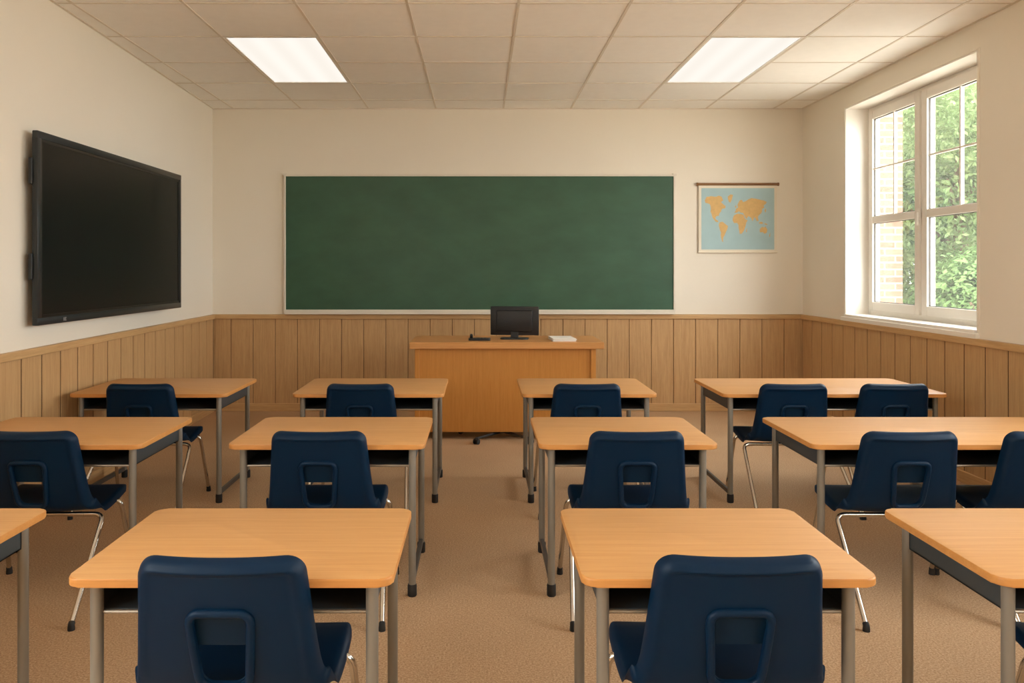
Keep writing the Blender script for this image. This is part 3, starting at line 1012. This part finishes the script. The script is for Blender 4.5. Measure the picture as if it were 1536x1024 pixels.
pile = thing('paper_stack', 'small stack of white paper on the right of the teacher desk', 'paper', (.76, 7.38, TH), math.radians(4))
bm = bmesh.new()
for k in range(6):
    dx, dy = random.uniform(-.006, .006), random.uniform(-.006, .006)
    box(bm, -.105 + dx, .105 + dx, -.14 + dy, .14 + dy, k * .0045, k * .0045 + .0043)
link('sheets', bm, M['paper'], pile)

# office chair tucked in at the teacher's desk
oc = thing('office_chair', 'black swivel chair on castors tucked under the teacher desk', 'chair', (.205, 7.32, 0), 0)
hub = Vector((0, 0, 0))
OCY = 0.0
for k in range(5):
    a = math.radians(-90 + 36 + 72 * k)
    ex, ey = .40 * math.cos(a), OCY + .40 * math.sin(a)
    bm = bmesh.new()
    tube(bm, [(.03 * math.cos(a), OCY + .03 * math.sin(a), .050), (ex * .6, OCY + (ey - OCY) * .6, .050), (ex * 1.0, ey, .050)], lambda f: .014 - .003 * f, 10)
    leg = link('base_arm', bm, M['black'], oc, True)
    bm = bmesh.new()
    for d in (-.014, .014):
        p = Vector((ex - d * math.sin(a), ey + d * math.cos(a), .024))
        ax = Vector((-math.sin(a), math.cos(a), 0)) * .009
        tube(bm, [p - ax, p + ax], .024, 14)
    box(bm, ex - .012, ex + .012, ey - .012, ey + .012, .03, .058)
    link('caster', bm, M['rubber'], leg, True)
bm = bmesh.new(); lathe(bm, [(.045, .040), (.045, .066), (.03, .075), (.026, .22), (.016, .23), (.016, .40)], 0, OCY, 16)
link('gas_column', bm, M['black'], oc, True)
bm = bmesh.new(); prism(bm, rrect(-.24, .24, OCY - .08, OCY + .34, .08), .40, .47, 0, None, .02, 3)
link('seat', bm, M['chairfab'], oc, True)
bm = bmesh.new()
box(bm, -.21, .21, OCY + .335, OCY + .39, .52, .80, 0, .024, 3)
link('backrest', bm, M['chairfab'], oc, True)
bm = bmesh.new()
tube(bm, smooth_path([(0, OCY + .1, .395), (0, OCY + .405, .395), (0, OCY + .40, .64)], .06), .016, 10)
link('back_support', bm, M['black'], oc, True)

# ------------------------------------------------------------------ outside the window
bm = bmesh.new(); box(bm, -45, 45, -40, 60, -.5, -.3)
link('ground', bm, M['bounce_ground'], kind='structure')
bm = bmesh.new(); box(bm, 3.85, 5.16, 9.75, 13.5, -.3, 6.5)
bw = link('brick_wing', bm, M['brick'])
tag(bw, 'pale brick wing of the building seen through the left window pane', 'building')

def tree(x, y, base, ht, crowns, n, lmat, label, leaf=.11):
    t = thing('leafy_tree', label, 'tree', (x, y, base), 0, 'trees outside the window')
    bm = bmesh.new()
    tube(bm, [(0, 0, 0), (.05, .02, ht * .3), (-.03, .06, ht * .6), (.02, 0, ht * .85)], lambda f: .16 * (1 - .75 * f), 10)
    for k in range(5):
        a = k * 1.3
        tube(bm, [(0, .03, ht * (.25 + .08 * k)), (.7 * math.cos(a), .7 * math.sin(a), ht * (.4 + .08 * k))], lambda f: .06 * (1 - .7 * f), 7)
    link('trunk', bm, M['bark'], t, True)
    bm = bmesh.new()
    rnd = random.Random(int(x * 100 + y * 10))
    tot = sum(c[3] ** 2 for c in crowns)
    for (cx, cy, cz, r) in crowns:
        for _ in range(int(n * r * r / tot)):
            d = Vector((rnd.gauss(0, 1), rnd.gauss(0, 1), rnd.gauss(0, 1))).normalized()
            p = Vector((cx, cy, cz)) + Vector((d.x, d.y, d.z * .85)) * r * (rnd.uniform(.35, 1.0) ** .5)
            nrm = (d + Vector((rnd.uniform(-.8, .8), rnd.uniform(-.8, .8), rnd.uniform(-.3, 1)))).normalized()
            u = nrm.cross(Vector((rnd.random() - .5, rnd.random() - .5, rnd.random() - .5))).normalized()
            v = nrm.cross(u)
            L = leaf * rnd.uniform(.6, 1.3)
            a = bm.verts.new(p - u * L); b = bm.verts.new(p + v * L * .45 + nrm * L * .12)
            c = bm.verts.new(p + u * L); e = bm.verts.new(p - v * L * .45 + nrm * L * .12)
            bm.faces.new((a, b, c)); bm.faces.new((a, c, e))
    me = bpy.data.meshes.new('foliage'); bm.to_mesh(me); bm.free(); me.materials.append(lmat)
    o = bpy.data.objects.new('foliage', me); COL.objects.link(o); o.parent = t; o['kind'] = 'stuff'
    return t
rt = random.Random(3)
def crown(z, r, k=8, spread=1.2, zs=1.2):
    return [(0, 0, z, r)] + [(rt.uniform(-spread, spread), rt.uniform(-spread, spread), z + rt.uniform(-zs, zs), r * rt.uniform(.45, .7)) for _ in range(k)]
tree(7.6, 12.6, -.3, 5.0, crown(2.9, 1.7, 9, 1.2, 1.5), 26000, M['leaf_a'], 'leafy green tree filling the right window casement', .05)
tree(6.6, 10.4, -.3, 2.2, crown(1.3, 1.0, 6, .7, .5), 12000, M['leaf_c'], 'low dark green tree at the foot of the right window casement', .045)
tree(7.35, 13.9, -.3, 1.7, crown(1.1, 1.0, 7, .7, .45), 9000, M['leaf_a'], 'low rounded green shrub beside the foot of the brick wing', .05)
tree(7.4, 15.2, -.3, 6.0, crown(3.4, 1.9, 9, 1.3, 1.9), 26000, M['leaf_b'], 'pale green tree beside the brick wing, behind the left casement', .06)
tree(10.6, 17.5, -.3, 7.0, crown(4.0, 2.6, 9, 1.8, 2.2), 20000, M['leaf_b'], 'tall pale green tree farther back behind the other trees', .09)
tree(13.5, 23.0, -.3, 8.0, crown(4.0, 3.4, 9, 2.4, 2.5), 8000, M['leaf_a'], 'distant tall green tree, farthest of those outside', .2)

# ------------------------------------------------------------------ light
w = bpy.data.worlds.new('sky'); SC.world = w; w.use_nodes = True
bg = w.node_tree.nodes.get('Background')
bg.inputs['Color'].default_value = (0.95, 0.98, 1.0, 1)
bg.inputs['Strength'].default_value = 10.0

sun = bpy.data.lights.new('sun', 'SUN'); sun.energy = 3.0; sun.angle = math.radians(3); sun.color = (1, .95, .86)
so = bpy.data.objects.new('sun', sun); COL.objects.link(so)
so.rotation_euler = Vector((0.75, 0.45, -1.0)).to_track_quat('-Z', 'Y').to_euler()

for i, (a, b) in enumerate(OPEN):
    L = bpy.data.lights.new('window_portal', 'AREA'); L.shape = 'RECTANGLE'; L.size = WZ1 - WZ0; L.size_y = b - a
    L.cycles.is_portal = True
    o = bpy.data.objects.new('window_portal', L); COL.objects.link(o)
    o.location = (XR + WT + .02, (a + b) / 2, (WZ0 + WZ1) / 2)
    o.rotation_euler = (0, math.radians(90), 0)

L = bpy.data.lights.new('window_portal', 'AREA'); L.shape = 'RECTANGLE'; L.size = WZ1 - WZ0; L.size_y = LOPEN[1] - LOPEN[0]
L.cycles.is_portal = True
o = bpy.data.objects.new('window_portal', L); COL.objects.link(o)
o.location = (xl(sum(LOPEN) / 2) - .34, sum(LOPEN) / 2, (WZ0 + WZ1) / 2)
o.rotation_euler = (0, math.radians(-90), ang)

# ------------------------------------------------------------------ camera
cam = bpy.data.cameras.new('camera'); cam.sensor_width = 36; cam.lens = 1198 / 1536 * 36
cam.shift_x = 48 / 1536; cam.shift_y = -108 / 1536
cam.clip_start = 0.05; cam.clip_end = 200
co = bpy.data.objects.new('camera', cam); COL.objects.link(co)
co.location = (0, 0, EYE); co.rotation_euler = (math.radians(90), 0, 0)
SC.camera = co

SC.view_settings.view_transform = 'Standard'
SC.view_settings.look = 'None'
SC.view_settings.gamma = 1
SC.view_settings.use_curve_mapping = False
SC.view_settings.exposure = 0.43
SC.cycles.max_bounces = 10
SC.cycles.diffuse_bounces = 6
SC.cycles.transparent_max_bounces = 12
SC.cycles.sample_clamp_indirect = 6
SC.cycles.use_denoising = True
